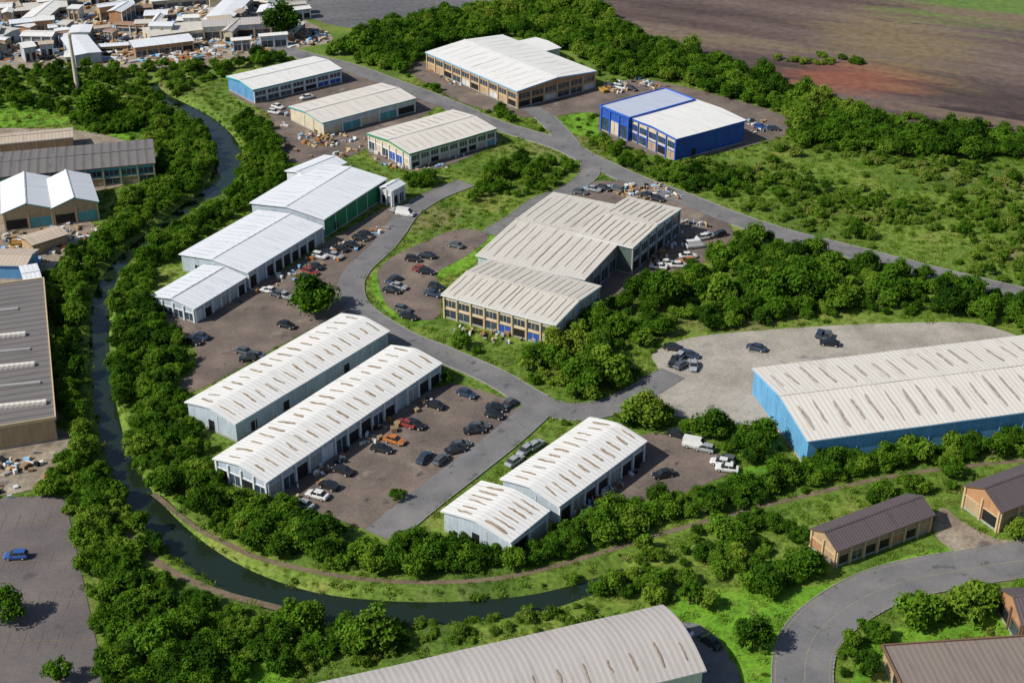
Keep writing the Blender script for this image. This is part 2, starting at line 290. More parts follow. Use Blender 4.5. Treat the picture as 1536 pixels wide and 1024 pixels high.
# ---------------- buildings ----------------
def prof(kind,rise):
    if kind=='gable': return (lambda t:rise*(1-abs(2*t-1))),[.5]
    if kind=='soft': return (lambda t:rise*(1-abs(2*t-1)**1.22)),[.2,.35,.42,.46,.5,.54,.58,.65,.8]
    if kind=='curved': return (lambda t:rise*(1-abs(2*t-1)**1.8)),[.07,.15,.25,.35,.42,.5,.58,.65,.75,.85,.93]
    return (lambda t:0),[]
def building_w(name,b,u,w,h,rise=1.2,kind='gable',wall=None,roof=None,fascia=None,walls=('plain',)*4,wm=None,strips=None,smat=None,bay=4.6,pier=None,panels=None,th=.3,ov=.45,smw=.3,single=False):
    wall=wall or W_white; roof=roof or R_white; fascia=fascia or F_white; pier=pier or F_white; smat=smat or S_roof
    b=np.array(b,float);u=np.array(u,float);w=np.array(w,float)
    L=np.linalg.norm(u);W=np.linalg.norm(w);uh=u/L;wh=w/W
    pf,ts=prof(kind,rise)
    BL.append([tuple(b),tuple(b+u),tuple(b+u+w),tuple(b+w)])
    def P(s,t,z): q=b+uh*s*L+wh*t*W; return (q[0],q[1],z)
    T=[0]+ts+[1]; o=ov/W; TT=[-o]+ts+[1+o]
    mats=wm or [wall]*4
    segs=[((0,0),(1,0),-wh,mats[0]),((0,0),(0,1),-uh,mats[1]),((0,1),(1,1),wh,mats[2]),((1,0),(1,1),uh,mats[3])]
    parts={}
    def part(k,m):
        key=(k,m.name)
        if key not in parts: parts[key]=(MB(),m)
        return parts[key][0]
    for i,(p,q,nrm,mt) in enumerate(segs):
        mbw=part('walls',mt); l=L if i in(0,2) else W
        if i in (0,2):
            mbw.face([P(*p,-.2),P(*q,-.2),P(*q,h+.02),P(*p,h+.02)],[(0,0),(l,0),(l,h),(0,h)])
        else:
            s=p[0]; top=[P(s,t,h+pf(t)+.02) for t in T]
            mbw.face([P(s,0,-.2)]+top+[P(s,1,-.2)],[(0,0)]+[(t*W,h+pf(t)) for t in T]+[(W,0)])
        st=walls[i]; a=np.array(P(*p,0)); d=(np.array(P(*q,0))-a)/l; N3=np.array([nrm[0],nrm[1],0])
        part('plinth',F_grey).box(a-d*.02,d*(l+.04),N3*.06,(0,0,.45))
        if st=='plain':
            nb=max(1,int(l/9))
            for k in range(nb):
                x=(k+.5)*l/nb-.6
                if random.random()<.4: part('doors',G_dark).box(a+d*x+np.array([0,0,.46]),d*1.6,N3*.05,(0,0,2.1))
            for k in range(1,int(l/5)):
                part('downpipes',fascia).box(a+d*(k*5)+np.array([0,0,.5]),d*.12,N3*.1,(0,0,h-.6))
        else:
            nb=max(2,round(l/bay)); bl=l/nb
            for k in range(nb+1):
                x=min(max(k*bl-.2,-.02),l-.38)
                part('piers',pier).box(a+d*x+np.array([0,0,-.1]),d*.4,N3*.32,(0,0,h+.05))
            for k in range(nb):
                x=k*bl+.45; bw=bl-.9
                z0,z1=(.0,h*random.uniform(.6,.75)) if st=='open' else (.5,h*.62)
                if st=='glazed':
                    part('windows',G_glass).box(a+d*x+np.array([0,0,h*.55]),d*bw,N3*.05,(0,0,h*.28))
                    for j in range(1,3): part('window_bars',pier).box(a+d*(x+bw*j/3)+np.array([0,0,h*.55]),d*.1,N3*.1,(0,0,h*.28))
                    z1=h*.42
                r=random.random()
                if st=='open' and r>.9: continue
                c=G_dark if r<(.6 if st=='open' else .3) else (random.choice(panels) if panels and r<.8 else random.choice([G_glass,F_grey,F_white] if st=='open' else [G_glass]))
                part('openings',c).box(a+d*x+np.array([0,0,z0]),d*bw,N3*.08,(0,0,z1-z0))
                part('lintels',pier).box(a+d*(x-.05)+np.array([0,0,z1+.01]),d*(bw+.1),N3*.2,(0,0,.18))
                if c is not G_dark:
                    part('window_bars',pier).box(a+d*(x+bw*.5)+np.array([0,0,z0+.01]),d*.1,N3*.14,(0,0,z1-z0-.02))
    so=ov/L
    mr=part('roof',roof); mf=part('fascia',fascia)
    NS=max(1,int(L/6)) if not single else 1
    ss=[-so+(1+2*so)*i/NS for i in range(NS+1)]
    wob=[random.uniform(-.05,.05) if 0<i<NS else 0 for i in range(NS+1)]
    for i in range(len(TT)-1):
        t0,t1=TT[i],TT[i+1]; z0,z1=h+pf(t0),h+pf(t1)
        for k in range(NS):
            sa,sb=ss[k],ss[k+1]; wa,wb=wob[k],wob[k+1]
            mr.face([P(sa,t0,z0+th+wa),P(sb,t0,z0+th+wb),P(sb,t1,z1+th+wb),P(sa,t1,z1+th+wa)],[(sa*L,t0*W),(sb*L,t0*W),(sb*L,t1*W),(sa*L,t1*W)])
        mf.face([P(-so,t0,z0+.03),P(1+so,t0,z0+.03),P(1+so,t1,z1+.03),P(-so,t1,z1+.03)])
        for s in(-so,1+so): mf.face([P(s,t0,z0+.03),P(s,t1,z1+.03),P(s,t1,z1+th),P(s,t0,z0+th)])
    for t in(TT[0],TT[-1]):
        z=h+pf(t); mf.face([P(-so,t,z+.03),P(1+so,t,z+.03)]+[P(ss[k],t,z+th+wob[k]) for k in range(NS,-1,-1)])
    if kind=='gable' and rise>.5:
        mc=part('ridge_cap',roof)
        for sg in(-1,1):
            t=.5+sg*.3/W
            mc.face([P(-so,.5,h+rise+th+.16),P(1+so,.5,h+rise+th+.16),P(1+so,t,h+pf(t)+th+.12),P(-so,t,h+pf(t)+th+.12)])
    if kind=='flat':
        mp_=part('parapet',fascia)
        for (a,d,l,n_) in [(P(-so,-o,h+th),uh,L+2*ov,wh),(P(-so,1+o,h+th),uh,L+2*ov,-wh),(P(-so,-o,h+th),wh,W+2*ov,uh),(P(1+so,-o,h+th),wh,W+2*ov,-uh)]:
            q0=.0 if abs(np.dot(d,uh))>.9 else .26
            mp_.box(np.array(a)+np.array([*d,0])*q0,(*(d*(l-2*q0)),0),(*(n_*.25),0),(0,0,.3))
    if strips:
        n,rows=strips; ms=part('rooflights',smat)
        for (ta,tb) in rows:
            for k in range(n):
                s=(k+.5)/n+random.uniform(-.06,.06)/n; a0=ta+random.uniform(-.04,.04); b0=tb+random.uniform(-.06,.04); hw=smw*random.uniform(.6,1.2)/L
                pts=[]; dr=0
                for j in range(9):
                    t=a0+(b0-a0)*j/8; dr+=random.uniform(-.12,.12)/L; ww=hw*(.4 if j in(0,8) else random.uniform(.8,1.15))
                    pts.append((s+dr,t,ww))
                for j in range(8):
                    (s0,t0,w0),(s1,t1,w1)=pts[j],pts[j+1]; e=.09
                    ms.face([P(s0-w0,t0,h+pf(t0)+th+e),P(s0+w0,t0,h+pf(t0)+th+e),P(s1+w1,t1,h+pf(t1)+th+e),P(s1-w1,t1,h+pf(t1)+th+e)])
    if single:
        big=MB(); ms_=[]
        for (k,_),(mb_,m_) in parts.items():
            if m_ not in ms_: ms_.append(m_)
            big.add(mb_,ms_.index(m_))
        return big.obj(name,ms_)
    E=bpy.data.objects.new(name,None); link(E)
    for (k,_),(mb_,m_) in parts.items(): mb_.obj(k,m_,E)
    return E
def building(name,A,B,C,h,**k):
    a,b,c=[np.array(U(p,h)) for p in(A,B,C)]
    u=a-b;w=c-b; au=math.atan2(u[1],u[0]); aw=math.atan2(w[1],w[0]); df=(aw-au+math.pi)%(2*math.pi)-math.pi
    e=(abs(df)-math.pi/2)*(1 if df>0 else -1)/2
    def rot(v,a): return np.array([v[0]*math.cos(a)-v[1]*math.sin(a),v[0]*math.sin(a)+v[1]*math.cos(a)])
    return building_w(name,b,rot(u,e),rot(w,-e),h,**k)
SL=[(.08,.4),(.6,.92)]
building('long_warehouse',(585,499),(353,635),(280,604),4.3,kind='soft',rise=1.15,roof=R_white,wall=W_blueg,wm=[W_blueg,W_blueg,W_white,W_blueg],strips=(16,[(.12,.38),(.6,.88)]),smw=.27)
building('long_warehouse',(665,548),(400,722),(322,689),4.3,kind='soft',rise=1.15,roof=R_white,wall=W_blueg,walls=('open','bays','plain','bays'),strips=(18,[(.12,.38),(.6,.88)]),smw=.27,bay=3.6)
building('workshop_units',(960,660),(838,758),(757,717),4.3,kind='soft',rise=1.15,roof=R_white,wall=W_blueg,walls=('open','plain','plain','bays'),strips=(11,[(.1,.38),(.6,.88)]),smw=.27,bay=3.6)
building('workshop_units',(822,768),(765,812),(664,768),4.2,kind='soft',rise=1.15,roof=R_white,wall=W_blueg,walls=('open','plain','plain','plain'),strips=(6,[(.1,.38),(.6,.88)]),smw=.27)
building('factory_unit',(660,447),(833,488),(905,433),5.6,kind='gable',rise=1.0,roof=R_cream,wall=W_white,walls=('glazed','bays','plain','plain'),wm=[W_cream,W_blueg,W_blueg,W_tan],strips=(16,[(.03,.48),(.52,.97)]),smw=.09,smat=S_thin,pier=F_tan,panels=[W_royal,W_tan,W_cream,W_cream],th=.45,bay=3.8)
building('factory_unit',(713,387),(876,419),(990,322),5.8,kind='gable',rise=.9,roof=R_cream,wall=W_blueg,wm=[W_blueg,W_grey,W_blueg,W_blueg],walls=('plain','bays','plain','plain'),strips=(11,[(.03,.46),(.54,.97)]),smw=.09,smat=S_thin,pier=F_grey)
building('factory_unit',(868,353),(948,372),(1022,315),7.0,kind='gable',rise=.8,roof=R_cream,wall=W_dgreen,walls=('plain','glazed','plain','plain'),strips=(8,[(.03,.46),(.54,.97)]),smw=.12,smat=S_thin,pier=F_grey,wm=[W_dgreen,W_blueg,W_dgreen,W_dgreen])
building('industrial_terrace',(376,420),(291,463),(222,448),3.7,kind='gable',rise=1.0,roof=R_bwhite,wall=W_blueg,walls=('open','bays','plain','plain'),strips=(9,SL),smat=F_white,smw=.1,bay=3.2)
building('industrial_terrace',(500,346),(371,409),(262,388),4.3,kind='gable',rise=1.1,roof=R_bwhite,wall=W_blueg,walls=('open','plain','plain','plain'),strips=(14,SL),smat=F_white,smw=.1,bay=3.2)
building('industrial_terrace',(598,274),(486,329),(367,312),5.2,kind='gable',rise=1.2,roof=R_bwhite,wall=W_green,wm=[W_green,W_blueg,W_white,W_white],strips=(12,SL),smat=F_white,smw=.1,walls=('plain','plain','plain','open'))
building('entrance_block',(604,276),(588,286),(572,281),4.6,kind='gable',rise=.7,roof=R_bwhite,wall=W_white,walls=('bays','bays','plain','plain'),bay=3)
building('industrial_unit',(518,245),(462,268),(430,257),5,rise=.8,roof=R_bwhite,wall=W_white)
building('industrial_unit',(513,106),(380,136),(340,117),4.3,rise=.9,roof=R_white,fascia=F_teal,wall=W_blue,wm=[W_white,W_blue,W_white,W_blue],walls=('glazed','plain','plain','plain'),panels=[W_royal,W_white],th=.5,strips=(10,SL),smat=F_white,smw=.1)
building('industrial_unit',(621,148),(484,185),(436,161),4.3,rise=.9,roof=R_pale,fascia=F_teal,wall=W_white,wm=[W_white,W_cream,W_white,W_white],walls=('bays','plain','plain','plain'),panels=[W_cream,W_teal],th=.35,bay=7,strips=(9,SL),smat=S_grey,smw=.07)
building('industrial_unit',(738,193),(615,232),(557,201),4.5,rise=1.0,roof=R_pale,fascia=F_green,wall=W_cream,walls=('glazed','bays','plain','plain'),pier=F_white,panels=[W_royal,W_teal,W_cream],th=.5,strips=(12,SL),smw=.1,smat=S_thin,bay=3.6)
building('distribution_warehouse',(632,82),(776,138),(897,110),5.6,rise=1.2,roof=R_white,fascia=F_lblue,wall=W_tan,walls=('glazed','glazed','plain','plain'),panels=[W_tan,W_white,W_tan],pier=F_tan,th=.45,bay=5,strips=(12,SL),smat=S_grey,smw=.06,wm=[W_tan,W_brick,W_white,W_white])
building('industrial_annex',(838,72),(815,78),(783,62),4,rise=.5,roof=R_white)
building('blue_trim_factory',(1042,152),(944,178),(901,161),7.2,kind='flat',rise=0,roof=R_blue,fascia=F_blue,wall=W_cream,wm=[W_royal]*4,walls=('plain','bays','plain','plain'),panels=[W_cream],pier=F_blue,th=.3)
building('blue_trim_factory',(1120,184),(1015,210),(942,179),6.6,kind='gable',rise=.5,roof=R_white,fascia=F_blue,wall=W_cream,wm=[W_royal,W_cream,W_royal,W_royal],walls=('plain','glazed','plain','plain'),panels=[W_tan],pier=F_blue,th=.55)
building('blue_warehouse',(1800,603),(1213,661),(1121,556),6,kind='gable',rise=1.7,roof=R_pale,fascia=F_lblue,wall=W_sky,strips=(22,[(.1,.4),(.6,.9)]),smat=S_grey,smw=.34)
building('large_shed',(340,1090),(1054,1004),(972,916),6.3,kind='curved',rise=1.7,roof=R_grey,wall=W_white,strips=(18,[(.12,.36)]),smat=S_thin,smw=.16)
building('brick_hall',(1411,781),(1256,824),(1214,795),3.8,rise=1.6,roof=R_tile,fascia=F_brown,wall=W_brick,walls=('bays','bays','plain','plain'),pier=F_tan,panels=[W_brick,W_tan],bay=3.0,th=.2,wm=[W_tan]*4)
building('brick_house',(1620,735),(1502,766),(1443,731),4.6,rise=2.2,roof=R_tile,fascia=F_brown,wall=W_brick,walls=('bays','bays','plain','plain'),pier=F_tan,panels=[W_brick,W_tan],bay=4,th=.2)
building('flat_roof_garage',(1580,1010),(1365,1050),(1343,972),3,kind='flat',rise=0,roof=R_brown,fascia=F_brown,wall=W_tan)
building('brick_house',(1640,905),(1535,935),(1525,885),4.6,rise=2,roof=R_tile,fascia=F_brown,wall=W_brick,walls=('bays','bays','plain','plain'),pier=F_brown,th=.2)
building('factory_shed',(-160,262),(231,245),(214,212),5.4,rise=.7,roof=R_dark,fascia=F_brown,wall=W_tan,walls=('glazed','plain','plain','plain'),wm=[W_teal,W_tan,W_tan,W_tan],pier=F_tan,panels=[W_tan])
building('factory_shed',(-160,215),(108,206),(100,194),4,rise=.6,roof=R_tan,fascia=F_white,wall=W_tan)
building('twin_gable_workshop',(60,268),(77,312),(4,318),5,rise=2,roof=R_bwhite,fascia=F_teal,wall=W_tan,walls=('plain','bays','plain','plain'),pier=F_tan,panels=[W_tan,W_teal],bay=5)
building('twin_gable_workshop',(126,264),(146,303),(78,311),5,rise=2,roof=R_bwhite,fascia=F_teal,wall=W_tan,walls=('plain','bays','plain','plain'),pier=F_tan,panels=[W_tan,W_teal],bay=5)
building('ribbed_roof_factory',(20,428),(81,628),(-120,650),5.0,kind='flat',rise=0,roof=R_dark,fascia=F_tan,wall=W_tan,walls=('plain','plain','plain','plain'),pier=F_tan,th=.4)
building('small_office',(62,425),(40,430),(40,400),4,rise=.7,roof=R_bwhite,fascia=F_blue,wall=W_blue)
building('small_office',(-10,392),(38,398),(44,376),4,rise=.7,roof=R_tan,fascia=F_white,wall=W_blue)
building('lean_to_store',(52,370),(100,352),(86,340),3,rise=.5,roof=R_tan,fascia=F_brown,wall=W_tan)
for y,hgt in((462,.35),(500,.7),(522,.35),(545,.7),(572,.35),(602,.7)):
    k=(y-428)/200; x=17+61*k; a=np.array(U((x,y),5.5)); c=np.array(U((x-180,y+18),5.5)); d=c-a; n=np.array([-d[1],d[0]])/np.linalg.norm(d)
    rb=MB(); rb.box((*a,5.41),(*d,0),(*(n*(.35+hgt)),0),(0,0,hgt)); rb.box((*(a+n*(.4+hgt)),5.41),(*(d*.97),0),(*(n*.12),0),(0,0,hgt*.6))
    rb.obj('roof_monitor',R_pale if hgt>.5 else F_grey)
# town: dense low flat-roofed sheds
TPOL=UP([(-250,-60),(370,-55),(430,25),(495,62),(400,74),(260,92),(120,100),(-250,92)])
xs=[p[0] for p in TPOL]; ys=[p[1] for p in TPOL]
tr=[R_white,R_white,R_tan,R_cream,R_bwhite,R_bwhite,R_grey,R_rust,R_white]; tw=[W_white,W_tan,W_cream,W_grey,W_brick,W_blueg]
y=min(ys)+3
while y<max(ys):
    x=min(xs)+random.uniform(0,6)
    while x<max(xs):
        cx,cy=x+random.uniform(-2,2),y+random.uniform(-4,4)
        big=random.random()<.2
        if inpoly(np.array([cx]),np.array([cy]),TPOL)[0] and random.random()<.85:
            an=math.radians(random.choice([14,14,-10,24,104,80])+random.uniform(-14,14)); l=random.uniform(20,38) if big else random.uniform(3,14); w_=random.uniform(8,13) if big else random.uniform(2.5,7)
            uu=np.array([math.cos(an),math.sin(an)]); ww=np.array([-math.sin(an),math.cos(an)])
            building_w('town_shed',(cx,cy),uu*l,ww*w_,random.uniform(1.8,5.5) ,rise=random.uniform(.1,.6),roof=random.choice(tr),wall=random.choice(tw),fascia=random.choice([F_white,F_grey,F_brown,F_tan]),walls=('bays','plain','plain','plain'),pier=random.choice([F_white,F_tan,F_grey]),bay=random.uniform(3,6),single=True,th=.2)
        x+=random.uniform(24,34) if big else random.uniform(6,14)
    y+=9
# chimney
c=U((117,138)); mb=MB(); prev=None
for z,r in [(0,.95),(1.2,.9),(1.3,.75),(18,.48),(18.1,.6),(19,.6),(19.05,.35)]:
    ring=[(c[0]+r*math.cos(j*math.pi/8),c[1]+r*math.sin(j*math.pi/8),z) for j in range(16)]
    if prev:
        for j in range(16): mb.face([prev[j],prev[(j+1)%16],ring[(j+1)%16],ring[j]])
    prev=ring
mb.obj('chimney_stack',flat('pale_render',(.6,.52,.42),.9))
# loose material heaps in the yards
DM=[F_white,m_wood,F_grey,G_dark,m_rust,F_tan,F_lblue,R_white]
def debris(px,n,smax=2.2):
    P=UP(px); X0,X1=min(p[0] for p in P),max(p[0] for p in P); Y0,Y1=min(p[1] for p in P),max(p[1] for p in P); mb=MB(); k=0; tries=0
    while k<n and tries<n*8:
        tries+=1
        cx,cy=random.uniform(X0,X1),random.uniform(Y0,Y1)
        if not inpoly(np.array([cx]),np.array([cy]),P)[0]: continue
        if any(inpoly(np.array([cx]),np.array([cy]),B)[0] for B in BL): continue
        k+=1
        for j in range(random.randint(2,5)):
            a=random.uniform(0,3.14); l=random.uniform(.4,smax); w=random.uniform(.2,smax*.5); hh=random.uniform(.1,.9); x=cx+random.gauss(0,.9); yy=cy+random.gauss(0,.9); tl=random.uniform(-.15,.15)
            mb.box((x,yy,.12),(l*math.cos(a),l*math.sin(a),l*tl),(-w*math.sin(a),w*math.cos(a),0),(0,0,hh),random.randrange(len(DM)))
    mb.obj('scrap_heap',DM)
debris([(-100,-30),(360,-40),(430,25),(500,62),(400,78),(260,95),(60,98),(-100,90)],900,3)
debris([(440,425),(370,440),(470,385),(560,345),(580,350),(500,400)],26,1.5)
debris([(415,170),(430,165),(490,200),(560,205),(540,235),(470,240)],30,1.8)
debris([(560,220),(620,242),(740,205),(750,215),(640,262),(570,250)],18,1.6)
debris([(900,130),(960,118),(1000,128),(930,150)],22,1.8)
debris([(640,100),(770,150),(780,165),(660,120)],22,1.3)
debris([(860,285),(980,275),(1025,300),(940,292)],24,1.6)
debris([(950,395),(1035,330),(1060,340),(1000,405)],18,1.4)
debris([(420,740),(665,580),(680,588),(440,755)],22,1.2)
debris([(0,340),(140,325),(150,345),(70,400),(50,440),(0,400)],40,2.2)
debris([(0,680),(80,680),(70,735),(0,740)],10,1.8)
debris([(845,775),(960,690),(975,700),(880,775)],12,1.2)
debris([(670,492),(830,508),(835,520),(680,505)],12,1.1)
debris([(1130,180),(1185,190),(1150,205),(1110,205)],10,2)
# ---------------- vegetation prototypes ----------------
green=[(.022,.06,.007),(.048,.115,.01),(.08,.175,.013),(.12,.225,.02),(.18,.26,.03)]
m_leaf=leafmat('foliage',green); m_core_shade=leafmat('inner_foliage_shade',green,.25,0); m_bark=flat('bark',(.1,.07,.05),.95)  # crown cores: same greens darkened, painting in the shade between leaves
sg=[(.06,.12,.012),(.09,.165,.018),(.14,.22,.028),(.2,.235,.05)]
m_scrub=leafmat('scrub_foliage',sg); m_scrub_shade=leafmat('inner_scrub_shade',sg,.5,0)  # scrub cores carry painted shade, a darker copy of the scrub colours
m_blade=leafmat('grass_blades',[(.085,.175,.015),(.125,.23,.02),(.18,.26,.035),(.26,.26,.075)])
def icos():
    import bmesh
    bm=bmesh.new(); bmesh.ops.create_icosphere(bm,subdivisions=1,radius=1); v=np.array([x.co[:] for x in bm.verts]); f=[[a.index for a in p.verts] for p in bm.faces]; bm.free(); return v,f
IV,IF=icos()
def proto(name,R,Ht,nl,per,leaf,seed,lm,coll,trunk=True,cm=None):
    r=np.random.default_rng(seed); V=[];Fc=[];MI=[];n=0
    for k in range(nl):
        an=r.uniform(0,6.28); rad=math.sqrt(r.uniform(0,1))*R*.72; zz=Ht*(.28+.5*r.uniform(0,1)*(1-(rad/R)**2)); 
        c=np.array([rad*math.cos(an),rad*math.sin(an),zz]); lr=R*r.uniform(.22,.46)
        cv=IV*lr*.75*(1+r.uniform(-.15,.15,(len(IV),1)))*np.array([1,1,.85])+c
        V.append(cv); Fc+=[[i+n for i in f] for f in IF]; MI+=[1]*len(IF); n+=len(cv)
        pr=int(per*(lr/R/.35)**1.6)
        d=r.normal(size=(pr,3)); d/=np.linalg.norm(d,axis=1)[:,None]; d[:,2]=np.where(d[:,2]<-.5,-d[:,2],d[:,2])
        p=c+d*lr*r.uniform(.75,1.25,(pr,1))*np.array([1,1,.9])
        nr=d*.8+r.normal(size=(pr,3))*.5+np.array([0,0,.3]); nr/=np.linalg.norm(nr,axis=1)[:,None]
        t=np.cross(nr,r.normal(size=(pr,3))); t/=np.linalg.norm(t,axis=1)[:,None]; bb=np.cross(nr,t); s=leaf*r.uniform(.5,1.25,(pr,1))
        q=np.stack([p-t*s*.6,p-bb*s*.36+nr*s*.1,p+t*s*.6,p+bb*s*.36+nr*s*.1],1).reshape(-1,3)
        V.append(q); Fc+=[[n+4*i,n+4*i+1,n+4*i+2,n+4*i+3] for i in range(pr)]; MI+=[0]*pr; n+=4*pr
    if trunk:
        def limb(a,b_,r0,r1):
            nonlocal n
            a=np.array(a);b_=np.array(b_); ring=[]
            for (c,rr) in((a,r0),(b_,r1)):
                for j in range(6): ring.append(c+np.array([rr*math.cos(j*1.047),rr*math.sin(j*1.047),0]))
            V.append(np.array(ring)); 
            for j in range(6): Fc.append([n+j,n+(j+1)%6,n+6+(j+1)%6,n+6+j]); MI.append(2)
            n+=12
        limb((0,0,-.2),(0,0,Ht*.5),.16,.09)
        for j in range(4):
            an=j*1.6+r.uniform(0,1); limb((0,0,Ht*.2+.1*j),(R*.5*math.cos(an),R*.5*math.sin(an),Ht*.55),.08,.03)
    me=bpy.data.meshes.new(name); me.from_pydata(np.concatenate(V).tolist(),[],Fc)
    for m in(lm,cm or m_core_shade,m_bark): me.materials.append(m)
    me.polygons.foreach_set('material_index',MI)
    o=bpy.data.objects.new(name,me); coll.objects.link(o); return me
ct=bpy.data.collections.new('tree_kinds'); cs=bpy.data.collections.new('scrub_kinds'); cg=bpy.data.collections.new('grass_kinds')
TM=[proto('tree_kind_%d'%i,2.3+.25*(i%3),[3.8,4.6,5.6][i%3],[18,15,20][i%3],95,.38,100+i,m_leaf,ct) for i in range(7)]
for i in range(5): proto('scrub_kind_%d'%i,1.5,[1.1,1.7,1.3][i%3],11,60,.3,200+i,m_scrub,cs,False,m_scrub_shade)
def tuft(name,seed):
    r=np.random.default_rng(seed); V=[];Fc=[]
    for k in range(60):
        a=r.uniform(0,6.28); q=math.sqrt(r.uniform(0,1))*.9; x,y=q*math.cos(a),q*math.sin(a); h=r.uniform(.15,.5); an=r.uniform(0,3.14); w=.09; lx,ly=r.normal(size=2)*.15
        n=len(V); V+=[(x-w*math.cos(an),y-w*math.sin(an),-.05),(x+w*math.cos(an),y+w*math.sin(an),-.05),(x+lx,y+ly,h)]; Fc.append((n,n+1,n+2))
    me=bpy.data.meshes.new(name); me.from_pydata(V,[],Fc); me.materials.append(m_blade); cg.objects.link(bpy.data.objects.new(name,me))
for i in range(3): tuft('tuft_kind_%d'%i,300+i)
def instancer(name,pts,coll):
    n=len(pts)
    if n==0: return
    me=bpy.data.meshes.new(name); me.from_pydata([tuple(p[:3]) for p in pts],[],[])
    a=me.attributes.new('rz','FLOAT','POINT'); a.data.foreach_set('value',[p[3] for p in pts])
    a=me.attributes.new('sc','FLOAT_VECTOR','POINT'); a.data.foreach_set('vector',np.array([(p[4],p[4],p[5]) for p in pts],dtype=np.float32).ravel())
    a=me.attributes.new('idx','INT','POINT'); a.data.foreach_set('value',[int(p[6]) for p in pts])
    o=link(bpy.data.objects.new(name,me))
    ng=bpy.data.node_groups.new(name+'_nodes','GeometryNodeTree'); ng.interface.new_socket('Geometry',in_out='INPUT',socket_type='NodeSocketGeometry'); ng.interface.new_socket('Geometry',in_out='OUTPUT',socket_type='NodeSocketGeometry')
    N=ng.nodes;L=ng.links; gi=N.new('NodeGroupInput'); go=N.new('NodeGroupOutput'); ip=N.new('GeometryNodeInstanceOnPoints'); ci=N.new('GeometryNodeCollectionInfo')
    ci.inputs['Collection'].default_value=coll; ci.inputs['Separate Children'].default_value=True; ci.inputs['Reset Children'].default_value=True
    def na(nm,ty):
        x=N.new('GeometryNodeInputNamedAttribute'); x.data_type=ty; x.inputs['Name'].default_value=nm; return x.outputs['Attribute']
    cx=N.new('ShaderNodeCombineXYZ'); L.new(na('rz','FLOAT'),cx.inputs[2])
    L.new(gi.outputs[0],ip.inputs['Points']); L.new(ci.outputs[0],ip.inputs['Instance']); ip.inputs['Pick Instance'].default_value=True
    L.new(na('idx','INT'),ip.inputs['Instance Index']); L.new(cx.outputs[0],ip.inputs['Rotation']); L.new(na('sc','FLOAT_VECTOR'),ip.inputs['Scale']); L.new(ip.outputs[0],go.inputs[0])
    md=o.modifiers.new('instances','NODES'); md.node_group=ng
def expand(poly,m):
    c=np.mean(np.array(poly),0); out=[]
    for p in poly:
        d=np.array(p)-c; l=np.linalg.norm(d); out.append(tuple(c+d*(l+m)/l))
    return out
def free(X,Y,m,lots=True,cm=None):
    ok=np.ones(X.shape,bool)
    cx0,cx1,cy0,cy1=X.min()-40,X.max()+40,Y.min()-40,Y.max()+40
    for P in BL:
        a=np.mean(np.array(P),0)
        if not(cx0-90<a[0]<cx1+90 and cy0-90<a[1]<cy1+90): continue
        ok&=~inpoly(X,Y,expand(P,m+.8))
    for pl,w in LINES: ok&=dline(X,Y,pl)>w+m
    if lots:
        for P in LOTS: ok&=~inpoly(X,Y,P)
    ok&=dline(X,Y,canal,cws)>(m*.6+.2 if cm is None else cm)
    return ok
def scatter(name,polys,sp,smin,smax,coll,nk,m=1.2,prob=1,z0=1.5,lots=True,clump=0,tall=1.0,cm=None):
    pts=[]
    for pp in polys:
        P=UP(pp,z0) if z0 is not None else pp
        xs=[p[0] for p in P]; ys=[p[1] for p in P]
        gx_,gy_=np.meshgrid(np.arange(min(xs),max(xs),sp),np.arange(min(ys),max(ys),sp))
        X=(gx_+rng.uniform(-.48,.48,gx_.shape)*sp).ravel(); Y=(gy_+rng.uniform(-.48,.48,gx_.shape)*sp).ravel()
        k=inpoly(X,Y,P); X,Y=X[k],Y[k]; k=rng.uniform(size=X.shape)<prob; X,Y=X[k],Y[k]
        if clump:
            q=np.sin(X*.11+1.3*np.sin(Y*.07))+np.sin(Y*.13+1.7*np.sin(X*.05+2))+rng.normal(size=X.shape)*.6; k=q>clump-1; X,Y=X[k],Y[k]
        if len(X)==0: continue
        k=free(X,Y,m,lots,cm); X,Y=X[k],Y[k]; Z=gh(X,Y)
        for x,y,z in zip(X,Y,Z):
            s=smin+(smax-smin)*rng.uniform()**1.4; pts.append((x,y,z-.05,rng.uniform(0,6.28),s,s*rng.uniform(.8,1.2)*tall,rng.integers(nk)))
    instancer(name,pts,coll); print(name,len(pts))
inner=[(350,165),(425,195),(432,260),(400,290),(330,330),(270,370),(230,400),(218,450),(255,492),(298,540),(278,590),(300,650),(330,702),(440,768),(560,802),(700,802),(830,785),(960,752),(1110,722),(1210,690),(1300,675),(1536,652),(1700,640),(1700,668),(1350,697),(1200,727),(1080,758),(960,797),(860,828),(740,852),(640,858),(520,848),(400,824),(320,790),(250,748),(215,700),(185,640),(168,560),(162,480),(175,425),(212,378),(278,332),(345,290),(366,245),(350,200)]
front=[(300,690),(440,770),(560,806),(700,810),(830,790),(960,756),(1110,724),(1110,740),(960,790),(860,820),(740,845),(640,850),(520,842),(400,818),(320,780)]
outer=[(110,170),(210,150),(300,185),(318,215),(322,245),(300,285),(230,325),(175,370),(140,415),(120,480),(115,560),(60,560),(62,420),(110,375),(160,330),(200,290),(228,265),(232,225),(215,190),(120,200)]
outer2=[(62,690),(110,680),(165,690),(200,770),(250,830),(160,860),(130,800),(95,745),(60,735)]
outer2b=[(75,540),(115,560),(125,640),(150,700),(110,700),(95,620)]
outer3=[(115,750),(180,790),(210,850),(330,905),(430,930),(520,925),(600,935),(600,965),(480,980),(380,1000),(320,1030),(160,1040),(125,830)]
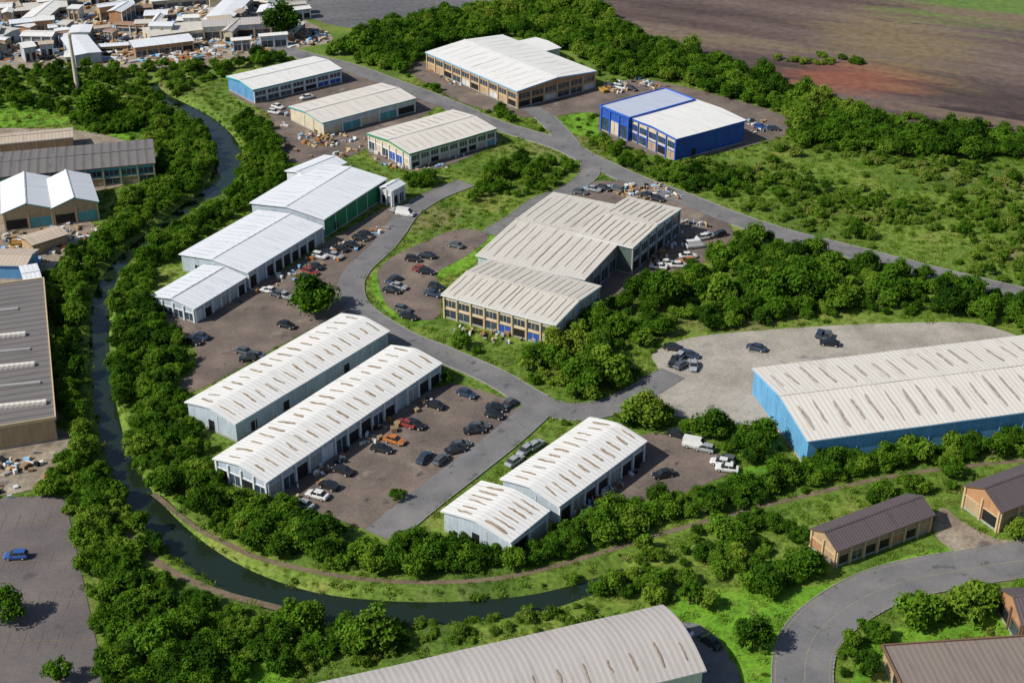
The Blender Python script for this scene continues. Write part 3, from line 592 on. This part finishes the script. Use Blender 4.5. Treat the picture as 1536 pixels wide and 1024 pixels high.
top=[(510,60),(560,38),(700,3),(800,-15),(870,-6),(955,55),(1110,100),(1210,140),(1330,185),(1536,205),(1700,230),(1700,250),(1536,232),(1400,232),(1200,215),(1180,190),(1110,165),(1000,128),(930,112),(845,72),(760,48),(650,70),(610,105),(540,92)]
central=[(960,405),(1060,392),(1130,345),(1190,368),(1300,390),(1400,415),(1536,450),(1700,490),(1700,530),(1500,485),(1400,468),(1300,460),(1190,475),(1060,485),(990,500),(920,530),(980,555),(975,575),(890,600),(800,570),(785,530),(835,500),(905,455)]
scatter('canal_side_trees',[inner,outer,outer2,outer2b,outer3],2.5,.5,1.1,ct,7,m=.9,cm=1.5)
scatter('canal_hedge_trees',[front],3.2,.8,1.25,ct,7,m=1.3,cm=1.5,prob=.8)
scatter('shelter_belt_trees',[top],3.4,.8,1.5,ct,7,m=2.0)
scatter('copse_trees',[central],3.1,.5,1.35,ct,7,m=1.4,prob=.85)
misc=[[(-200,60),(110,95),(300,92),(520,68),(515,90),(400,88),(330,110),(240,150),(120,150),(100,165),(-200,140)],
[(640,108),(690,140),(830,185),(820,195),(730,170),(640,130)],[(598,262),(640,245),(665,290),(610,295)],[(690,262),(760,245),(850,232),(868,250),(800,285),(745,290),(700,300)],
[(905,845),(1060,795),(1130,770),(1230,790),(1250,850),(1150,890),(1000,905),(905,885)],[(1240,755),(1350,725),(1440,700),(1445,720),(1340,748),(1225,790)],[(1270,955),(1340,900),(1540,868),(1540,888),(1360,940),(1290,1015),(1262,1000)],
[(1000,618),(1110,640),(1200,690),(1120,690),(1020,650)],[(640,500),(745,520),(735,540),(660,520)],[(935,610),(1000,605),(1000,635),(930,640)],
[(665,560),(720,575),(715,585),(670,575)],[(1015,315),(1060,330),(1055,345),(1020,340)],[(870,205),(900,205),(1015,248),(1130,260),(1060,300),(960,262)],[(625,55),(640,60),(640,105),(610,100)],
[(770,60),(830,95),(930,115),(920,128),(900,105),(800,75)],[(850,850),(960,800),(1060,775),(1060,800),(960,850),(900,890),(840,890)]]
scatter('hedgerow_trees',misc,3.0,.4,1.05,ct,7,m=1.3,prob=.72)
scatter('reedbed_shrubs',[[(600,925),(700,905),(900,900),(905,930),(640,962),(590,950)],[(430,985),(600,960),(640,965),(420,1010)]],2.2,.5,1.1,cs,5,m=.8,prob=.8)
scatter('field_edge_scrub',[[(1150,88),(1240,84),(1300,92),(1290,98),(1200,97)],[(1100,95),(1300,165),(1536,195),(1536,204),(1300,180),(1110,106)]],3,.6,1.6,cs,5,m=.8,prob=.6,z0=0,lots=False)
field=[(870,205),(1130,250),(1180,215),(1400,232),(1700,250),(1700,485),(1536,432),(1260,363),(1060,300),(950,258)]
scatter('field_scrub',[field],2.7,.4,1.5,cs,5,m=.8,prob=.75,z0=.3,clump=.2)
scatter('field_bushes',[field],4.2,.3,.8,ct,7,m=1.5,prob=.75,clump=.85)
allp=[(-150,90),(1700,90),(1700,1080),(-150,1080)]
scatter('bank_scrub',[allp],3.6,.25,.75,cs,5,m=.7,prob=.4,z0=0,clump=.9)
scatter('grass_tufts',[[(-100,120),(1600,120),(1600,1060),(-100,1060)]],1.9,.6,1.5,cg,3,m=.1,prob=.9,z0=0)
scatter('distant_trees',[[(-700,150),(-400,150),(-330,650),(-560,650)],[(330,150),(650,150),(650,600),(330,600)]],9,1,1.7,ct,7,z0=None,clump=1.2)
for (x,y,r) in [(472,455,36),(560,950,44),(965,625,32),(1375,920,42),(1455,908,45),(1522,795,24),(1150,872,32),(1205,852,30),(1128,962,28),(545,70,26),(425,48,28),(597,745,14),(12,918,30),(92,1012,26),(905,555,38),(950,570,36),(875,575,30),(850,480,26),(1065,645,28),(1140,662,30),(1242,697,28),(1368,678,30),(145,165,28),(1330,430,34),(1210,440,34),(1265,440,30),(1150,430,36),(1075,440,34),(1000,445,34),(300,1000,36),(240,960,40),(455,930,40),(1085,800,30),(690,515,18),(1450,440,30)]:
    w=U((x,y+r*.35)); w=np.array(w)
    if not free(np.array([w[0]]),np.array([w[1]]),.3,False)[0]: continue
    sc=F*(SP+(y-512)/F*CP)/H; R=r/sc; o=bpy.data.objects.new('broadleaf_tree',random.choice(TM)); o.location=(w[0],w[1],0); s=R/2.6; o.scale=(s,s,s*random.uniform(.9,1.1)); o.rotation_euler=(0,0,random.uniform(0,6)); link(o)
# ---------------- cars ----------------
m_tyre=flat('tyre_rubber',(.02,.02,.02),.9); m_cg=M('car_glass',[(.3,(.015,.018,.02)),(.7,(.03,.035,.04))],rough=.08,spec=.8); m_lamp=flat('lamp_glass',(.6,.55,.5),.2)
def paint(n,c):
    m=bpy.data.materials.new('car_paint_'+n); m.use_nodes=True; b=m.node_tree.nodes['Principled BSDF']; b.inputs['Roughness'].default_value=.3; b.inputs['Coat Weight'].default_value=.6
    t=m.node_tree.nodes.new('ShaderNodeTexNoise'); t.inputs['Scale'].default_value=3; r=m.node_tree.nodes.new('ShaderNodeValToRGB'); r.color_ramp.elements[0].color=(*[x*.8 for x in c],1); r.color_ramp.elements[1].color=(*c,1)
    m.node_tree.links.new(t.outputs['Fac'],r.inputs[0]); m.node_tree.links.new(r.outputs[0],b.inputs['Base Color']); return m
PC={'k':paint('black',(.015,.017,.02)),'w':paint('white',(.72,.72,.7)),'s':paint('silver',(.35,.37,.39)),'r':paint('red',(.28,.04,.03)),'o':paint('orange',(.5,.17,.04)),'b':paint('blue',(.03,.1,.35)),'g':paint('grey',(.09,.1,.11)),'n':paint('navy',(.03,.05,.09))}
def carmesh(name,Ln,Wd,body,cab,hz):
    mb=MB(); hw=Wd/2
    rings=[]
    for (x,z0,z1,k) in body:
        w=hw*k; zm=z0+(z1-z0)*.55
        rings.append([(x,-w*.93,z0),(x,-w,zm),(x,-w*.86,z1),(x,w*.86,z1),(x,w,zm),(x,w*.93,z0)])
    for i in range(len(rings)-1):
        for j in range(6):
            k=(j+1)%6; mb.face([rings[i][j],rings[i][k],rings[i+1][k],rings[i+1][j]])
    mb.face(rings[0]); mb.face(rings[-1][::-1])
    x0,x1,x2,x3,zb,zt=cab; wb,wt=hw*.84,hw*.66
    Bt=[(x0,-wb,zb),(x3,-wb,zb),(x3,wb,zb),(x0,wb,zb)]; Tp=[(x1,-wt,zt),(x2,-wt,zt),(x2,wt,zt),(x1,wt,zt)]
    for j in range(4):
        k=(j+1)%4; mb.face([Bt[j],Bt[k],Tp[k],Tp[j]],mi=1)
    mb.box((x1-.05,-wt-.02,zt-.03),(x2-x1+.1,0,0),(0,2*wt+.04,0),(0,0,.07))
    for s in(-1,1):
        xm=(x1+x2)/2; mb.box((xm-.04,s*wb-.03,zb),(.08,0,0),(0,.06,0),(0,-s*(wb-wt),zt-zb))
        mb.box((Ln/2-.12,s*hw*.62-.15,.55),(.1,0,0),(0,.3,0),(0,0,.14),3)
        mb.box((-Ln/2+.02,s*hw*.68-.12,.6),(.1,0,0),(0,.24,0),(0,0,.16),3)
        mb.box((x3-.35,s*(hw+.02)-.08,zb),(.14,0,0),(0,.16,0),(0,0,.12))
        for wx in(-Ln*.3,Ln*.31):
            c=[(wx+.32*math.cos(a*math.pi/7),.32+.32*math.sin(a*math.pi/7)) for a in range(14)]; y0,y1=(s*(hw+.02),s*(hw-.2))
            mb.face([(p[0],y0,p[1]) for p in c],mi=2); mb.face([(p[0],y1,p[1]) for p in c],mi=2)
            for a in range(14):
                p,q=c[a],c[(a+1)%14]; mb.face([(p[0],y0,p[1]),(q[0],y0,q[1]),(q[0],y1,q[1]),(p[0],y1,p[1])],mi=2)
            mb.face([(wx+.18*math.cos(a*math.pi/5),y0+s*.005,.32+.18*math.sin(a*math.pi/5)) for a in range(10)],mi=3)
    return mb.mesh(name,[PC['k'],m_cg,m_tyre,m_lamp])
saloon=carmesh('saloon_mesh',4.5,1.78,[(-2.25,.4,.7,.85),(-2.15,.28,.9,.95),(-1.5,.24,.95,1),(0,.24,.93,1),(1.1,.24,.92,1),(1.9,.26,.78,.96),(2.2,.34,.62,.82)],(-1.75,-1.05,.35,1.15,.9,1.42),0)
hatch=carmesh('hatch_mesh',4.0,1.72,[(-2.0,.36,.8,.9),(-1.9,.28,.95,.97),(0,.24,.95,1),(1.0,.24,.94,1),(1.75,.28,.8,.95),(1.98,.36,.64,.82)],(-1.92,-1.6,.2,1.05,.92,1.46),0)
van=carmesh('van_mesh',5.0,1.95,[(-2.5,.4,1.2,.97),(-2.4,.3,1.3,1),(0,.28,1.3,1),(1.5,.28,1.25,1),(2.2,.3,1.05,.96),(2.48,.4,.8,.86)],(-2.4,-2.35,1.0,1.9,1.25,2.1),0)
van.update()
for p in van.polygons:
    if p.material_index==1 and abs(p.normal.x)<.5: p.material_index=0
cars=[(455,757,-25,'s'),(476,743,-20,'w'),(493,729,-25,'k'),(514,706,-30,'k'),(573,674,-20,'k'),(592,661,-25,'o'),(610,636,-30,'r'),(624,638,-30,'k'),(652,608,-28,'k'),(700,591,-28,'n'),
(637,687,60,'n'),(662,690,55,'g'),(684,675,20,'k'),(690,668,20,'g'),(712,646,15,'k'),(718,640,15,'g'),(742,623,-20,'k'),(745,612,-20,'k'),(762,607,50,'g'),(772,692,50,'s'),(787,677,50,'s'),(804,668,50,'s'),
(430,488,-25,'k'),(365,527,-30,'g'),(382,534,-15,'g'),(372,538,10,'k'),(300,505,-20,'n'),(290,512,-20,'k'),(404,436,-30,'w'),(415,441,-30,'g'),(428,444,-35,'s'),(462,418,-20,'k'),(465,408,-30,'r'),(472,400,-30,'k'),(480,384,-30,'w'),(490,380,-30,'k'),(503,384,-30,'s'),(511,373,-30,'k'),(528,368,-30,'k'),(541,357,-30,'k'),(549,352,-30,'k'),
(590,420,50,'n'),(588,436,-20,'k'),(598,430,-20,'s'),(605,464,-30,'g'),(613,475,-30,'k'),(620,389,-10,'k'),(640,384,-15,'k'),(632,404,-10,'r'),(655,431,-20,'k'),(650,441,-20,'n'),(683,368,-25,'g'),(608,321,-20,'w'),(598,316,-20,'s'),(640,408,-15,'k'),
(942,396,-20,'w'),(987,400,-10,'w'),(1000,395,-10,'w'),(1018,398,0,'w'),(1032,384,10,'w'),(1030,392,10,'o'),(1043,369,15,'w'),(1052,357,20,'w'),(1062,354,20,'s'),(1078,352,20,'k'),(870,288,-25,'g'),(890,284,-25,'s'),(906,283,-30,'k'),(925,284,-30,'g'),(968,293,-30,'k'),(985,298,-30,'k'),
(1010,522,-10,'k'),(1018,537,60,'s'),(1035,533,-20,'n'),(1022,548,50,'g'),(1040,549,80,'s'),(1010,543,70,'k'),(1134,522,-30,'n'),(1230,501,70,'n'),(1244,515,-10,'k'),(1240,506,60,'g'),
(995,712,20,'k'),(1043,668,-20,'w'),(1056,673,-25,'s'),(1017,652,-30,'k'),(1082,694,-15,'w'),(1090,703,-15,'w'),(1088,690,-15,'g'),(25,834,0,'b'),(417,160,-30,'w'),(412,168,-20,'w'),(460,146,30,'w'),(915,129,-30,'g'),(931,131,-30,'w'),(947,133,-30,'k'),(1064,962,-50,'k'),(1020,947,-40,'w'),(1140,190,0,'b'),(1160,193,0,'n')]
for (x,y,a,c) in cars:
    w=U((x,y+3)); big=c=='w' and random.random()<.15
    me=van if big else random.choice([saloon,saloon,hatch])
    o=link(bpy.data.objects.new('parked_van' if big else 'parked_car',me)); o.location=(w[0],w[1],.13); o.rotation_euler=(0,0,math.radians(a+random.uniform(-6,6)+random.choice([0,180])))
    o.material_slots[0].link='OBJECT'; o.material_slots[0].material=PC[c]
mb=MB()
for k in range(6):
    z=k*.15
    for j in range(5): mb.box((-.6,-.5+j*.22,z+.1),(1.2,0,0),(0,.12,0),(0,0,.025))
    for j in range(3): mb.box((-.6+j*.55,-.5,z),(.1,0,0),(0,1,0),(0,0,.095))
pal=mb.mesh('pallet_stack_mesh',[m_wood])
mb=MB()
Bq=[(-1.1,-.8,.1),(1.1,-.8,.1),(1.1,.8,.1),(-1.1,.8,.1)]; Tq=[(-1.8,-.9,1.3),(1.8,-.9,1.3),(1.8,.9,1.3),(-1.8,.9,1.3)]
mb.face(Bq)
for j in range(4): k=(j+1)%4; mb.face([Bq[j],Bq[k],Tq[k],Tq[j]])
for (o_,a_,b_) in [((-1.85,-.97,1.25),(3.7,0,0),(0,.12,0)),((-1.85,.85,1.25),(3.7,0,0),(0,.12,0)),((-1.85,-.85,1.25),(.1,0,0),(0,1.7,0)),((1.75,-.85,1.25),(.1,0,0),(0,1.7,0))]: mb.box(o_,a_,b_,(0,0,.1))
mb.face([(-1.4,-.82,.9),(1.4,-.82,1.0),(1.4,.82,.85),(-1.4,.82,1.05)],mi=1)
skp=mb.mesh('skip_mesh',[m_skip,m_rust])
def put(n,me,x,y):
    w=U((x,y)); o=link(bpy.data.objects.new(n,me)); o.location=(w[0],w[1],.13); o.rotation_euler=(0,0,random.uniform(0,6.28)); s=random.uniform(.7,1.1); o.scale=(s,s,s*random.uniform(.6,1.2))
for (x0,y0,x1,y1,n) in [(440,420,560,355,8),(500,240,560,215,4),(415,215,470,235,4),(880,290,990,300,6),(960,400,1050,350,6),(470,735,660,590,6),(870,130,960,125,4),(680,500,820,505,4),(850,770,960,680,4),(400,160,470,195,4),(30,350,110,345,6),(20,690,60,720,4)]:
    for i in range(n):
        t=random.random(); put('pallet_stack',pal,x0+(x1-x0)*t+random.uniform(-4,4),y0+(y1-y0)*t+random.uniform(-3,3))
for (x,y) in [(487,206),(478,200),(905,310),(25,370),(70,352),(905,138)]: put('waste_skip',skp,x,y)
# ---------------- light, sky, camera ----------------
az=math.atan2(-.35,-.93); el=math.radians(42)
sd=Vector((math.cos(az)*math.cos(el),math.sin(az)*math.cos(el),math.sin(el)))
l=bpy.data.lights.new('sun','SUN'); l.energy=5.0; l.angle=math.radians(.5); l.color=(1,.955,.87); lo=link(bpy.data.objects.new('sun',l)); lo.rotation_euler=sd.to_track_quat('Z','Y').to_euler()
w=bpy.data.worlds.new('World'); scene.world=w; w.use_nodes=True; nt=w.node_tree; s=nt.nodes.new('ShaderNodeTexSky'); s.sky_type='NISHITA'; s.sun_disc=False; s.sun_elevation=el; s.sun_rotation=math.atan2(sd.x,sd.y)
nt.links.new(s.outputs[0],nt.nodes['Background'].inputs[0]); nt.nodes['Background'].inputs[1].default_value=.09
cam=bpy.data.cameras.new('camera'); cam.lens=F/1536*36; cam.sensor_width=36; cam.clip_end=20000; co=link(bpy.data.objects.new('camera',cam)); co.location=(0,0,H); co.rotation_euler=(math.pi/2-PIT,0,0); scene.camera=co
scene.view_settings.view_transform='Standard'; scene.view_settings.look='None'; scene.view_settings.exposure=0
